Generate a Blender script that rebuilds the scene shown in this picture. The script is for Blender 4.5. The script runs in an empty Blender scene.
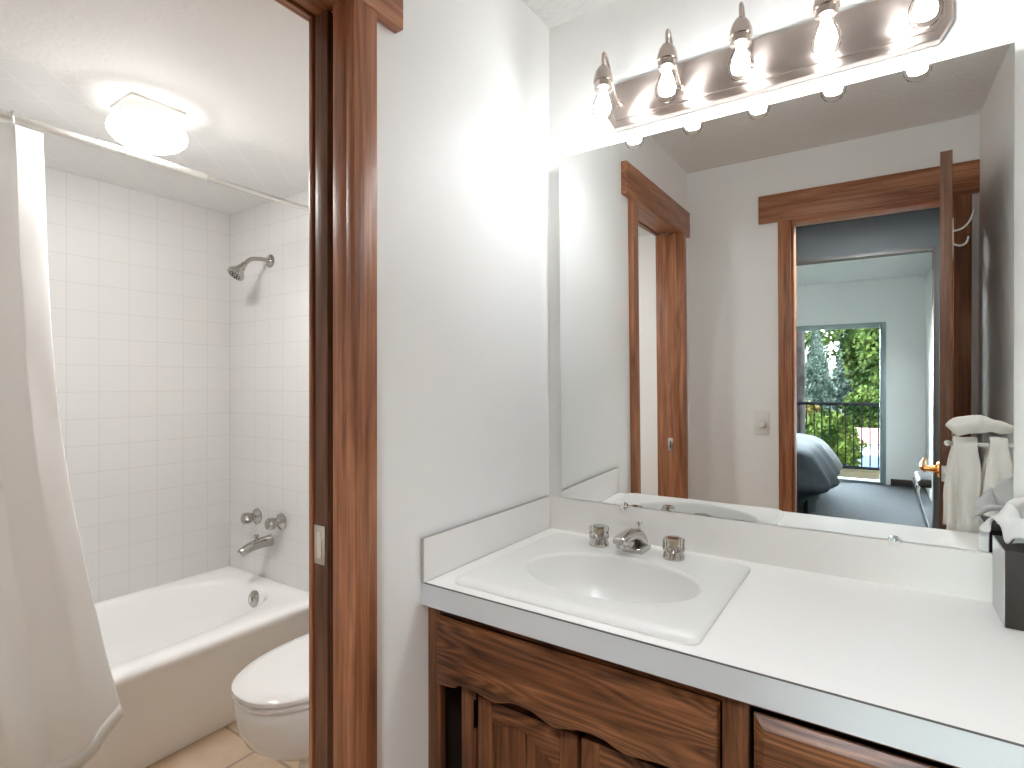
import bpy, bmesh, math, random
from mathutils import Vector, Matrix, noise
C = bpy.context.scene
COL = C.collection
PI = math.pi

# ------------------------------------------------------------------ camera, world, sun, exposure
cam = bpy.data.cameras.new('camera'); camo = bpy.data.objects.new('camera', cam); COL.objects.link(camo)
camo.location = (.8912, -1.536, 1.2525)
camo.rotation_euler = (PI/2, 0, math.radians(33.8936))
cam.sensor_width = 36; cam.sensor_fit = 'HORIZONTAL'
cam.lens = 550.86*36/1024
cam.shift_y = -.5864/1024
cam.clip_start = .01; cam.clip_end = 300
C.camera = camo

W = bpy.data.worlds.new('sky'); C.world = W; W.use_nodes = True
_nt = W.node_tree; _nt.nodes.clear()
_o = _nt.nodes.new('ShaderNodeOutputWorld'); _b = _nt.nodes.new('ShaderNodeBackground')
_s = _nt.nodes.new('ShaderNodeTexSky'); _s.sky_type = 'NISHITA'; _s.sun_disc = False
_s.sun_elevation = math.radians(48); _s.sun_rotation = math.radians(30)
_h = _nt.nodes.new('ShaderNodeHueSaturation'); _h.inputs['Saturation'].default_value = .35
_nt.links.new(_s.outputs[0], _h.inputs['Color']); _nt.links.new(_h.outputs[0], _b.inputs[0]); _nt.links.new(_b.outputs[0], _o.inputs[0])
_b.inputs[1].default_value = 3.2

sl = bpy.data.lights.new('sun', 'SUN'); sl.energy = 2.4; sl.angle = math.radians(.8); sl.color = (1, .95, .86)
slo = bpy.data.objects.new('sun', sl); COL.objects.link(slo)
slo.rotation_euler = (math.radians(42), 0, math.radians(155))
slo.location = (0, 0, 8)

C.view_settings.view_transform = 'Standard'; C.view_settings.look = 'None'
C.view_settings.exposure = 2.2; C.view_settings.gamma = 1; C.view_settings.use_curve_mapping = False
cy = C.cycles
cy.use_denoising = True
cy.max_bounces = 12; cy.diffuse_bounces = 9; cy.glossy_bounces = 6; cy.transmission_bounces = 8; cy.transparent_max_bounces = 12
cy.sample_clamp_indirect = 6; cy.caustics_reflective = False; cy.caustics_refractive = False

BULB = 11.5        # strength of the vanity bulbs' glowing cores
HALL_FILL = 52.0        # strength of the added, unseen hall lamp used as fill
DOME = 28.0        # strength of the lit glass dome over the tub

# ------------------------------------------------------------------ materials
def mat(name):
    m = bpy.data.materials.new(name); m.use_nodes = True
    return m, m.node_tree, m.node_tree.nodes['Principled BSDF']
def simple(name, col, rough=.5, metal=0, spec=.5, bump=0, bscale=200, vary=0):
    m, nt, b = mat(name)
    b.inputs['Base Color'].default_value = (*col, 1); b.inputs['Roughness'].default_value = rough
    b.inputs['Metallic'].default_value = metal; b.inputs['Specular IOR Level'].default_value = spec
    if bump or vary:
        tc = nt.nodes.new('ShaderNodeTexCoord'); n = nt.nodes.new('ShaderNodeTexNoise')
        n.inputs['Scale'].default_value = bscale; n.inputs['Detail'].default_value = 4
        nt.links.new(tc.outputs['Object'], n.inputs['Vector'])
        if bump:
            bp = nt.nodes.new('ShaderNodeBump'); bp.inputs['Strength'].default_value = bump; bp.inputs['Distance'].default_value = .004
            nt.links.new(n.outputs['Fac'], bp.inputs['Height']); nt.links.new(bp.outputs[0], b.inputs['Normal'])
        if vary:
            r = nt.nodes.new('ShaderNodeValToRGB')
            r.color_ramp.elements[0].position = .3; r.color_ramp.elements[1].position = .7
            r.color_ramp.elements[0].color = (*[c*(1-vary) for c in col], 1)
            r.color_ramp.elements[1].color = (*[min(1, c*(1+vary)) for c in col], 1)
            nt.links.new(n.outputs['Fac'], r.inputs[0]); nt.links.new(r.outputs[0], b.inputs['Base Color'])
    return m
def emis(name, col, s):
    m, nt, b = mat(name)
    b.inputs['Base Color'].default_value = (*col, 1)
    b.inputs['Emission Color'].default_value = (*col, 1); b.inputs['Emission Strength'].default_value = s
    return m
def wood(name, dark, mid, light, grain='z', rough=.42, s=1.0, rings=False, spec=.35):
    m, nt, b = mat(name); N = nt.nodes; L = nt.links
    tc = N.new('ShaderNodeTexCoord'); mp = N.new('ShaderNodeMapping')
    L.new(tc.outputs['Object'], mp.inputs['Vector'])
    sc = {'x': (1.3, 16, 16), 'y': (16, 1.3, 16), 'z': (16, 16, 1.3)}[grain]
    mp.inputs['Scale'].default_value = [v*s for v in sc]
    n1 = N.new('ShaderNodeTexNoise'); n1.inputs['Scale'].default_value = 1.6; n1.inputs['Detail'].default_value = 6
    n1.inputs['Roughness'].default_value = .62; n1.inputs['Distortion'].default_value = .9
    L.new(mp.outputs[0], n1.inputs['Vector'])
    mp2 = N.new('ShaderNodeMapping'); L.new(tc.outputs['Object'], mp2.inputs['Vector'])
    mp2.inputs['Scale'].default_value = [v*s*9 if v > 2 else v*s*2.5 for v in sc]
    n2 = N.new('ShaderNodeTexNoise'); n2.inputs['Scale'].default_value = 1; n2.inputs['Detail'].default_value = 3
    L.new(mp2.outputs[0], n2.inputs['Vector'])
    r = N.new('ShaderNodeValToRGB'); e = r.color_ramp.elements
    e[0].position = .3; e[0].color = (*dark, 1); e[1].position = .72; e[1].color = (*light, 1)
    x = e.new(.5); x.color = (*mid, 1)
    src = n1.outputs['Fac']
    if rings:
        mp3 = N.new('ShaderNodeMapping'); L.new(tc.outputs['Object'], mp3.inputs['Vector'])
        mp3.inputs['Scale'].default_value = {'x': (2.2, 11, 11), 'z': (11, 11, 2.2), 'y': (11, 2.2, 11)}[grain]
        n3 = N.new('ShaderNodeTexNoise'); n3.inputs['Scale'].default_value = .75; n3.inputs['Detail'].default_value = 1.5
        n3.inputs['Distortion'].default_value = .4
        L.new(mp3.outputs[0], n3.inputs['Vector'])
        mul = N.new('ShaderNodeMath'); mul.operation = 'MULTIPLY'; mul.inputs[1].default_value = 26
        L.new(n3.outputs['Fac'], mul.inputs[0])
        fr = N.new('ShaderNodeMath'); fr.operation = 'PINGPONG'; fr.inputs[1].default_value = .5
        L.new(mul.outputs[0], fr.inputs[0])
        mx0 = N.new('ShaderNodeMath'); mx0.operation = 'MULTIPLY_ADD'; mx0.inputs[1].default_value = .42; 
        L.new(fr.outputs[0], mx0.inputs[0])
        sc2 = N.new('ShaderNodeMath'); sc2.operation = 'MULTIPLY'; sc2.inputs[1].default_value = .78
        L.new(n1.outputs['Fac'], sc2.inputs[0]); L.new(sc2.outputs[0], mx0.inputs[2])
        src = mx0.outputs[0]
    L.new(src, r.inputs[0])
    mx = N.new('ShaderNodeMix'); mx.data_type = 'RGBA'; mx.blend_type = 'MULTIPLY'; mx.inputs['Factor'].default_value = .55
    r2 = N.new('ShaderNodeValToRGB'); r2.color_ramp.elements[0].position = .34; r2.color_ramp.elements[1].position = .55
    r2.color_ramp.elements[0].color = (.35, .3, .28, 1)
    L.new(n2.outputs['Fac'], r2.inputs[0])
    L.new(r.outputs[0], mx.inputs['A']); L.new(r2.outputs[0], mx.inputs['B'])
    L.new(mx.outputs['Result'], b.inputs['Base Color'])
    bp = N.new('ShaderNodeBump'); bp.inputs['Strength'].default_value = .25; bp.inputs['Distance'].default_value = .002
    L.new(n2.outputs['Fac'], bp.inputs['Height']); L.new(bp.outputs[0], b.inputs['Normal'])
    b.inputs['Roughness'].default_value = rough; b.inputs['Specular IOR Level'].default_value = spec
    return m
def tiles(name, col, grout, axes, size, mortar, rough, off=(0, 0), rot=0, vary=0, bump=.3):
    m, nt, b = mat(name); N = nt.nodes; L = nt.links
    g = N.new('ShaderNodeNewGeometry'); sp = N.new('ShaderNodeSeparateXYZ'); cb = N.new('ShaderNodeCombineXYZ')
    L.new(g.outputs['Position'], sp.inputs[0])
    L.new(sp.outputs['xyz'.index(axes[0])], cb.inputs[0]); L.new(sp.outputs['xyz'.index(axes[1])], cb.inputs[1])
    mp = N.new('ShaderNodeMapping'); mp.inputs['Location'].default_value = (*off, 0); mp.inputs['Rotation'].default_value = (0, 0, rot)
    L.new(cb.outputs[0], mp.inputs['Vector'])
    br = N.new('ShaderNodeTexBrick'); br.offset = 0; br.squash = 1
    br.inputs['Scale'].default_value = 1; br.inputs['Brick Width'].default_value = size; br.inputs['Row Height'].default_value = size
    br.inputs['Mortar Size'].default_value = mortar; br.inputs['Mortar Smooth'].default_value = .25; br.inputs['Bias'].default_value = 0
    br.inputs['Color1'].default_value = (*col, 1); br.inputs['Color2'].default_value = (*[c*(1-vary) for c in col], 1)
    br.inputs['Mortar'].default_value = (*grout, 1)
    L.new(mp.outputs[0], br.inputs['Vector'])
    src = br.outputs['Color']
    if vary:
        n = N.new('ShaderNodeTexNoise'); n.inputs['Scale'].default_value = 9; n.inputs['Detail'].default_value = 6
        L.new(g.outputs['Position'], n.inputs['Vector'])
        r = N.new('ShaderNodeValToRGB'); r.color_ramp.elements[0].position = .3; r.color_ramp.elements[1].position = .7
        r.color_ramp.elements[0].color = (.68, .58, .48, 1)
        L.new(n.outputs['Fac'], r.inputs[0])
        mx = N.new('ShaderNodeMix'); mx.data_type = 'RGBA'; mx.blend_type = 'MULTIPLY'; mx.inputs['Factor'].default_value = .7
        L.new(src, mx.inputs['A']); L.new(r.outputs[0], mx.inputs['B']); src = mx.outputs['Result']
    L.new(src, b.inputs['Base Color'])
    inv = N.new('ShaderNodeMath'); inv.operation = 'SUBTRACT'; inv.inputs[0].default_value = 1
    L.new(br.outputs['Fac'], inv.inputs[1])
    bp = N.new('ShaderNodeBump'); bp.inputs['Strength'].default_value = bump; bp.inputs['Distance'].default_value = .001
    L.new(inv.outputs[0], bp.inputs['Height']); L.new(bp.outputs[0], b.inputs['Normal'])
    b.inputs['Roughness'].default_value = rough
    return m
def knockdown(name, col, scale=38, strength=.5):
    m, nt, b = mat(name); N = nt.nodes; L = nt.links
    g = N.new('ShaderNodeNewGeometry'); n = N.new('ShaderNodeTexNoise'); n.inputs['Scale'].default_value = scale
    n.inputs['Detail'].default_value = 5; n.inputs['Distortion'].default_value = .8
    L.new(g.outputs['Position'], n.inputs['Vector'])
    r = N.new('ShaderNodeValToRGB'); r.color_ramp.elements[0].position = .46; r.color_ramp.elements[1].position = .6
    L.new(n.outputs['Fac'], r.inputs[0])
    bp = N.new('ShaderNodeBump'); bp.inputs['Strength'].default_value = strength; bp.inputs['Distance'].default_value = .004
    L.new(r.outputs[0], bp.inputs['Height']); L.new(bp.outputs[0], b.inputs['Normal'])
    b.inputs['Base Color'].default_value = (*col, 1); b.inputs['Roughness'].default_value = .75
    return m
def thinglass(name, tint=(1, 1, 1), gloss=.1, blend=.5, body=0):
    m = bpy.data.materials.new(name); m.use_nodes = True; nt = m.node_tree; N = nt.nodes; L = nt.links; N.clear()
    o = N.new('ShaderNodeOutputMaterial'); t = N.new('ShaderNodeBsdfTransparent'); t.inputs[0].default_value = (*tint, 1)
    gl = N.new('ShaderNodeBsdfGlossy'); gl.inputs['Roughness'].default_value = .02; gl.inputs['Color'].default_value = (.9, .9, .9, 1)
    lw = N.new('ShaderNodeLayerWeight'); lw.inputs['Blend'].default_value = blend
    mu = N.new('ShaderNodeMath'); mu.operation = 'MULTIPLY_ADD'; mu.inputs[1].default_value = 1; mu.inputs[2].default_value = gloss
    L.new(lw.outputs['Fresnel'], mu.inputs[0])
    mx = N.new('ShaderNodeMixShader'); L.new(mu.outputs[0], mx.inputs[0]); L.new(t.outputs[0], mx.inputs[1]); L.new(gl.outputs[0], mx.inputs[2])
    L.new(mx.outputs[0], o.inputs['Surface'])
    return m
def cloth(name, col, rough=.9, transl=0, weave=900, bump=.15, vary=0, vscale=6):
    m, nt, b = mat(name); N = nt.nodes; L = nt.links
    b.inputs['Base Color'].default_value = (*col, 1); b.inputs['Roughness'].default_value = rough; b.inputs['Specular IOR Level'].default_value = .15
    tc = N.new('ShaderNodeTexCoord'); n = N.new('ShaderNodeTexNoise'); n.inputs['Scale'].default_value = weave; n.inputs['Detail'].default_value = 2
    L.new(tc.outputs['Object'], n.inputs['Vector'])
    bp = N.new('ShaderNodeBump'); bp.inputs['Strength'].default_value = bump; bp.inputs['Distance'].default_value = .003
    L.new(n.outputs['Fac'], bp.inputs['Height']); L.new(bp.outputs[0], b.inputs['Normal'])
    if vary:
        n2 = N.new('ShaderNodeTexNoise'); n2.inputs['Scale'].default_value = vscale; n2.inputs['Detail'].default_value = 5
        L.new(tc.outputs['Object'], n2.inputs['Vector'])
        r = N.new('ShaderNodeValToRGB'); r.color_ramp.elements[0].position = .35; r.color_ramp.elements[1].position = .68
        r.color_ramp.elements[0].color = (*[c*(1-vary) for c in col], 1); r.color_ramp.elements[1].color = (*[min(1, c*(1+vary)) for c in col], 1)
        L.new(n2.outputs['Fac'], r.inputs[0]); L.new(r.outputs[0], b.inputs['Base Color'])
    if transl:
        t = N.new('ShaderNodeBsdfTranslucent'); t.inputs[0].default_value = (*col, 1)
        mx = N.new('ShaderNodeMixShader'); mx.inputs[0].default_value = transl
        o = N['Material Output']; L.new(b.outputs[0], mx.inputs[1]); L.new(t.outputs[0], mx.inputs[2]); L.new(mx.outputs[0], o.inputs['Surface'])
    return m
def leafy(name, a, c, scale=3):
    m, nt, b = mat(name); N = nt.nodes; L = nt.links
    g = N.new('ShaderNodeNewGeometry'); n = N.new('ShaderNodeTexNoise'); n.inputs['Scale'].default_value = scale; n.inputs['Detail'].default_value = 6
    L.new(g.outputs['Position'], n.inputs['Vector'])
    r = N.new('ShaderNodeValToRGB'); r.color_ramp.elements[0].position = .35; r.color_ramp.elements[1].position = .66
    r.color_ramp.elements[0].color = (*a, 1); r.color_ramp.elements[1].color = (*c, 1)
    L.new(n.outputs['Fac'], r.inputs[0]); L.new(r.outputs[0], b.inputs['Base Color']); b.inputs['Roughness'].default_value = .7; b.inputs['Specular IOR Level'].default_value = .02
    return m

M = dict(
    wall=simple('white_wall_paint', (.92, .92, .91), .55, bump=.06, bscale=120),
    bath_wall=simple('bath_wall_paint', (.80, .79, .765), .55, bump=.06, bscale=120),
    ceil=knockdown('textured_ceiling', (.80, .79, .775), 30, .3),
    bath_ceil=knockdown('textured_bath_ceiling', (.78, .775, .765), 42, .14),
    tile_x=tiles('wall_tile_long', (.70, .695, .685), (.625, .61, .595), 'yz', .109, .0016, .16, (.06, -.0187)),
    tile_y=tiles('wall_tile_end', (.70, .695, .685), (.625, .61, .595), 'xz', .109, .0016, .16, (1.775, -.0187)),
    tile_c=tiles('ceiling_tile', (.74, .735, .725), (.80, .795, .785), 'xy', .115, .0025, .3, (.03, .0), PI/4),
    tile_f=tiles('floor_tile', (.68, .55, .41), (.38, .31, .24), 'xy', .335, .006, .35, (.88+.335*3, .45+.335*8), 0, .08, .5),
    carpet=cloth('grey_carpet', (.12, .125, .13), 1, 0, 500, .5, .18, 60),
    trim=wood('stained_trim', (.22, .080, .037), (.38, .155, .076), (.54, .25, .13), 'z', .38),
    trim_y=wood('stained_header_along', (.22, .080, .037), (.38, .155, .076), (.54, .25, .13), 'y', .38),
    trim_x=wood('stained_header_across', (.22, .080, .037), (.38, .155, .076), (.54, .25, .13), 'x', .38),
    oak_z=wood('stained_oak_upright', (.05, .018, .008), (.155, .058, .023), (.27, .115, .048), 'z', .36, 1.2),
    oak_x=wood('stained_oak_level', (.045, .016, .007), (.165, .062, .024), (.31, .132, .055), 'x', .36, 1.1, True),
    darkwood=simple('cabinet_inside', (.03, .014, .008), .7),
    door=wood('door_veneer', (.10, .045, .025), (.17, .08, .045), (.26, .13, .075), 'z', .4),
    laminate=simple('white_laminate', (.86, .845, .825), .32, spec=.4),
    lamedge=simple('laminate_edge', (.62, .645, .66), .35),
    seam=simple('laminate_seam', (.08, .075, .07), .5),
    porcelain=simple('white_porcelain', (.78, .775, .765), .08, spec=.6),
    sinkm=simple('sink_enamel', (.78, .775, .755), .28, spec=.5),
    tub=simple('tub_enamel', (.92, .92, .915), .14, spec=.5),
    chrome=simple('chrome', (.80, .79, .77), .07, 1),
    bathchrome=simple('dimmed_bath_chrome', (.46, .44, .41), .12, 1),  # dark tone painted in for the dim surroundings the chrome would mirror
    platem=simple('brushed_nickel_plate', (.58, .50, .46), .36, 1),
    nickel=simple('brushed_nickel', (.56, .48, .43), .26, 1),
    steel=simple('satin_steel', (.64, .62, .59), .3, 1),
    rodm=simple('satin_rod', (.78, .77, .74), .28, 1),
    mirror=simple('mirror_silver', (.89, .905, .895), 0, 1),
    mirror_edge=simple('mirror_edge', (.25, .32, .30), .2),
    acrylic=thinglass('clear_acrylic', (.95, .94, .91), .06, .3),
    bulbglass=thinglass('bulb_glass', (1, .99, .97), .0, .035),
    bulbcore=emis('bulb_glow', (.94, .975, 1), BULB),
    bulbtip=emis('bulb_glow_down', (.94, .975, 1), BULB*6.2),
    domeglow_low=emis('dome_glow_shoulder', (1, .99, .965), 1.1),
    domeglow=emis('dome_glow', (1, .99, .965), DOME),
    hallfill=emis('hall_fill_glow', (.9, .96, 1), HALL_FILL),
    whitemetal=simple('white_enamel_metal', (.80, .77, .72), .4),
    plastic=simple('white_plastic', (.82, .81, .78), .35),
    cream=simple('cream_plastic', (.80, .74, .62), .4),
    faucetchrome=simple('faucet_chrome', (.58, .565, .54), .09, 1),
    warmcore=simple('knob_core', (.55, .45, .30), .3, .6),
    brass=simple('brass', (.85, .42, .14), .2, 1),
    boxdark=simple('dark_box', (.030, .023, .021), .5, spec=.25, bump=.05, bscale=300),
    boxside=simple('box_side_sheen', (.55, .56, .55), .32, .6),  # grey stands in for sheen on one side of the dark box
    tissue=cloth('tissue_paper', (.93, .93, .925), .95, .45, 300, .1),
    curtain=cloth('white_curtain', (.93, .93, .925), .85, .32, 420, .12),
    towel=cloth('cream_terry', (.90, .875, .82), 1, 0, 260, .9),
    duvet=cloth('blue_grey_duvet', (.028, .036, .042), .6, 0, 300, .1, .3, 5),
    mattress=cloth('mattress_ticking', (.55, .50, .42), .9),
    alum=simple('grey_aluminium', (.28, .34, .34), .4, .5),
    glass=thinglass('window_glass', (.93, .97, .96), .0, .2),
    black=simple('black_metal', (.004, .004, .005), .7, spec=.0),
    deck=wood('balcony_boards', (.018, .015, .009), (.026, .022, .014), (.034, .029, .019), 'x', .8, spec=0),
    hall=simple('hall_shade_paint', (.05, .055, .058), .6),  # colour darkened to stand in for shade on the hall walls
    bedwall=simple('bedroom_paint', (.86, .86, .84), .6),
    darktrim=simple('dark_trim', (.045, .03, .022), .45),
    bark=leafy('bark', (.0012, .001, .001), (.008, .007, .007), 9),
    lawn=leafy('lawn', (.009, .011, .003), (.028, .028, .009), 1.2),
    leaf_a=leafy('bright_leaves', (.005, .013, .0015), (.036, .052, .010), 3),
    leaf_b=leafy('green_leaves', (.002, .006, .0012), (.020, .030, .007), 2.2),
    leaf_c=leafy('spruce_needles', (.005, .010, .008), (.032, .042, .036), 2.5),
    leaf_d=leafy('yellow_leaves', (.018, .015, .003), (.050, .040, .011), 3),
    siding=simple('white_siding', (.08, .08, .078), .7),
    redroof=simple('red_brown_roof', (.05, .017, .013), .8, vary=.2, bscale=8),
    bluebase=simple('blue_cover', (.006, .018, .045), .6, vary=.2, bscale=5),
    windowdark=simple('dark_window', (.03, .035, .05), .2),
)

_b2 = M['platem'].node_tree.nodes['Principled BSDF']; _b2.inputs['Anisotropic'].default_value = .93; _b2.inputs['Anisotropic Rotation'].default_value = .25
_tg = M['platem'].node_tree.nodes.new('ShaderNodeTangent'); _tg.direction_type = 'RADIAL'; _tg.axis = 'Z'
M['platem'].node_tree.links.new(_tg.outputs[0], _b2.inputs['Tangent'])

# ------------------------------------------------------------------ mesh builder
class MB:
    def __init__(s): s.b = bmesh.new(); s.smooth_ang = 35
    def _bev(s, faces_edges, w, seg=2):
        bmesh.ops.bevel(s.b, geom=faces_edges, offset=w, segments=seg, profile=.5, affect='EDGES', clamp_overlap=True)
    def box(s, x0, x1, y0, y1, z0, z1, bev=0, seg=2, mtx=None):
        vs = [s.b.verts.new(p) for p in ((x0,y0,z0),(x1,y0,z0),(x1,y1,z0),(x0,y1,z0),(x0,y0,z1),(x1,y0,z1),(x1,y1,z1),(x0,y1,z1))]
        if mtx is not None:
            for v in vs: v.co = mtx @ v.co
        fs = [s.b.faces.new([vs[i] for i in q]) for q in ((3,2,1,0),(4,5,6,7),(0,1,5,4),(1,2,6,5),(2,3,7,6),(3,0,4,7))]
        if bev:
            es = list({e for f in fs for e in f.edges}); s._bev(es, bev, seg)
        return s
    def prism(s, pts, a0, a1, axis='y', bev=0, bevside=None, seg=2):
        """polygon pts in the plane across axis, pushed from a0 to a1"""
        def mk(p, a):
            return {'y': (p[0], a, p[1]), 'x': (a, p[0], p[1]), 'z': (p[0], p[1], a)}[axis]
        A = [s.b.verts.new(mk(p, a0)) for p in pts]; B = [s.b.verts.new(mk(p, a1)) for p in pts]
        n = len(pts); fa = s.b.faces.new(A); fb = s.b.faces.new(B[::-1])
        fs = [fa, fb]
        for i in range(n):
            fs.append(s.b.faces.new((A[i], B[i], B[(i+1) % n], A[(i+1) % n])))
        bmesh.ops.recalc_face_normals(s.b, faces=fs)
        if bev:
            es = list(fa.edges) if bevside == 0 else list(fb.edges) if bevside == 1 else list(fa.edges)+list(fb.edges)
            s._bev(es, bev, seg)
        return s
    def loops(s, rings, cap0=True, cap1=True, closed=True):
        R = [[s.b.verts.new(p) for p in r] for r in rings]
        fs = []
        n = len(R[0])
        for a, c in zip(R, R[1:]):
            for i in range(n if closed else n-1):
                j = (i+1) % n
                fs.append(s.b.faces.new((a[i], a[j], c[j], c[i])))
        if cap0: fs.append(s.b.faces.new(R[0][::-1]))
        if cap1: fs.append(s.b.faces.new(R[-1]))
        bmesh.ops.recalc_face_normals(s.b, faces=fs)
        return s
    def lathe(s, prof, o=(0,0,0), d=(0,0,1), n=24, cap=True):
        """prof: (radius, distance along d)"""
        d = Vector(d).normalized(); q = d.to_track_quat('Z', 'Y'); o = Vector(o)
        rings = []
        for r, h in prof:
            rings.append([o + q @ Vector((max(r, 1e-5)*math.cos(2*PI*i/n), max(r, 1e-5)*math.sin(2*PI*i/n), h)) for i in range(n)])
        return s.loops(rings, cap, cap)
    def tube(s, pts, r, n=12, cap=True):
        P = [Vector(p) for p in pts]; rs = r if isinstance(r, (list, tuple)) else [r]*len(P)
        up = None; rings = []
        for i, p in enumerate(P):
            t = (P[min(i+1, len(P)-1)] - P[max(i-1, 0)]).normalized()
            if up is None:
                up = Vector((0,0,1)) if abs(t.z) < .9 else Vector((1,0,0))
            u = (up - t*up.dot(t)).normalized(); v = t.cross(u); up = u
            rings.append([p + (u*math.cos(2*PI*k/n) + v*math.sin(2*PI*k/n))*rs[i] for k in range(n)])
        return s.loops(rings, cap, cap)
    def grid(s, f, nu, nv, closed_u=False):
        V = [[s.b.verts.new(f(i/nu, j/nv)) for j in range(nv+1)] for i in range(nu+(0 if closed_u else 1))]
        for i in range(nu):
            for j in range(nv):
                a = V[i]; c = V[(i+1) % len(V)]
                s.b.faces.new((a[j], c[j], c[j+1], a[j+1]))
        return s
    def ball(s, c, r, n=16, sz=(1,1,1)):
        m = Matrix.Translation(c) @ Matrix.Diagonal((*[r*k for k in sz], 1))
        bmesh.ops.create_uvsphere(s.b, u_segments=n, v_segments=max(6, n//2), radius=1, matrix=m)
        return s
    def build(s, name, m, parent=None, smooth=True, org=None, sub=0, solid=0):
        me = bpy.data.meshes.new(name)
        root = parent
        if parent is not None:
            while root.parent: root = root.parent
            off = Vector(root.location)
        else:
            vs = s.b.verts
            if org is None:
                xs = [v.co.x for v in vs]; ys = [v.co.y for v in vs]; zs = [v.co.z for v in vs]
                org = ((min(xs)+max(xs))/2, (min(ys)+max(ys))/2, min(zs))
            off = Vector(org)
        bmesh.ops.translate(s.b, verts=s.b.verts, vec=-off)
        for f in s.b.faces: f.smooth = smooth
        s.b.to_mesh(me); s.b.free()
        if smooth: me.set_sharp_from_angle(angle=math.radians(s.smooth_ang))
        o = bpy.data.objects.new(name, me); COL.objects.link(o)
        for x in (m if isinstance(m, list) else [m]): me.materials.append(x)
        if parent is not None: o.parent = parent
        else: o.location = off
        if solid:
            md = o.modifiers.new('thickness', 'SOLIDIFY'); md.thickness = solid; md.offset = 0
        if sub:
            md = o.modifiers.new('soft', 'SUBSURF'); md.levels = sub; md.render_levels = sub
        return o
def tag(o, label=None, cat=None, group=None, kind=None):
    if label: o['label'] = label
    if cat: o['category'] = cat
    if group: o['group'] = group
    if kind: o['kind'] = kind
    return o
def thing(name, loc, label, cat, group=None, kind=None):
    o = bpy.data.objects.new(name, None); COL.objects.link(o); o.location = loc; o.empty_display_size = .05
    return tag(o, label, cat, group, kind)
def struct(name, mb, m, label, cat, smooth=False):
    return tag(mb.build(name, m, None, smooth), label, cat, None, 'structure')
def sell(cx, cy, rx, ry, z, n=2.5, k=48):
    out = []
    for i in range(k):
        a = 2*PI*i/k; c, s_ = math.cos(a), math.sin(a)
        out.append((cx + rx*math.copysign(abs(c)**(2/n), c), cy + ry*math.copysign(abs(s_)**(2/n), s_), z))
    return out
def smoothpath(pts, k=6):
    P = [Vector(p) for p in pts]; out = []
    for i in range(len(P)-1):
        p0, p1, p2, p3 = P[max(i-1,0)], P[i], P[i+1], P[min(i+2, len(P)-1)]
        for j in range(k):
            t = j/k
            out.append(.5*((2*p1)+(-p0+p2)*t+(2*p0-5*p1+4*p2-p3)*t*t+(-p0+3*p1-3*p2+p3)*t**3))
    out.append(P[-1]); return out

# ------------------------------------------------------------------ room shell
RW = 1.2786          # wall on the side of the towels
YB = -1.684          # wall behind the camera (vanity side face)
ZC = 2.397           # vanity ceiling
ZB = 2.084           # bathroom ceiling
XT = -1.775          # tiled wall along the tub
T = .005
struct('floor', MB().box(-1.90, RW+.1, -1.80, .12, -.1, 0), M['tile_f'], 'tan stone tile floor of the bathroom and vanity', 'floor')
struct('floor', MB().box(-2.6, RW+1.3, -5.64, -1.80, -.1, 0), M['carpet'], 'grey carpet of the hall and bedroom', 'floor')
struct('wall_front', MB().box(-1.90, RW+.1, .006, .12, 0, 2.6), M['wall'], 'white wall that carries the mirror and bulbs', 'wall')
struct('wall_right', MB().box(RW, RW+.1, -1.80, .006, 0, 2.6), M['wall'], 'white wall with the towel bar', 'wall')
# partition with the pocket opening y -1.51 .. -.80
wl = MB()
wl.box(-.035, 0, -.783, .006, 0, 2.042); wl.box(-.125, -.113, -.783, .006, 0, 2.042)
wl.box(-.125, 0, -1.684, .006, 2.042, 2.6)
wl.box(-.125, 0, -1.684, -1.525, 0, 2.042)
struct('wall_left', wl, M['wall'], 'white partition wall with the pocket door opening', 'wall')
wb = MB()
wb.box(-1.90, .522, -1.80, YB, 0, 2.6); wb.box(1.19, RW, -1.80, YB, 0, 2.6); wb.box(.522, 1.19, -1.80, YB, 2.055, 2.6)
struct('wall_back', wb, M['wall'], 'white wall with the bedroom-side doorway', 'wall')
struct('wall_bath', MB().box(XT-.1, XT, -1.684, .006, 0, 2.6), M['tile_x'], 'white square tiled wall along the tub', 'wall')
struct('wall_faucet', MB().box(XT, -1.04, -.06, .006, 0, ZB), M['tile_y'], 'white tiled wall with the tub fittings', 'wall')
struct('wall_tub_foot', MB().box(XT, -1.04, YB, -1.62, 0, ZB), M['tile_y'], 'white tiled wall at the far end of the tub', 'wall')
struct('ceiling', MB().box(-.125, RW, YB, .006, ZC, ZC+.1), M['ceil'], 'grey textured ceiling above the vanity', 'ceiling')
struct('ceiling', MB().box(-.935, -.125, YB, .006, ZB, ZB+.1), M['bath_ceil'], 'white textured ceiling above the toilet', 'ceiling')
struct('ceiling', MB().box(XT, -.935, YB, .006, ZB, ZB+.1), M['tile_c'], 'white ceiling above the tub laid with diagonal tiles', 'ceiling')
struct('baseboard_bath', MB().box(-.14, -.125, -.70, .0, 0, .08, .004).box(-1.03, -.14, -.012, .006, 0, .08, .004), M['trim_x'], 'brown baseboard around the toilet', 'baseboard')

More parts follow.
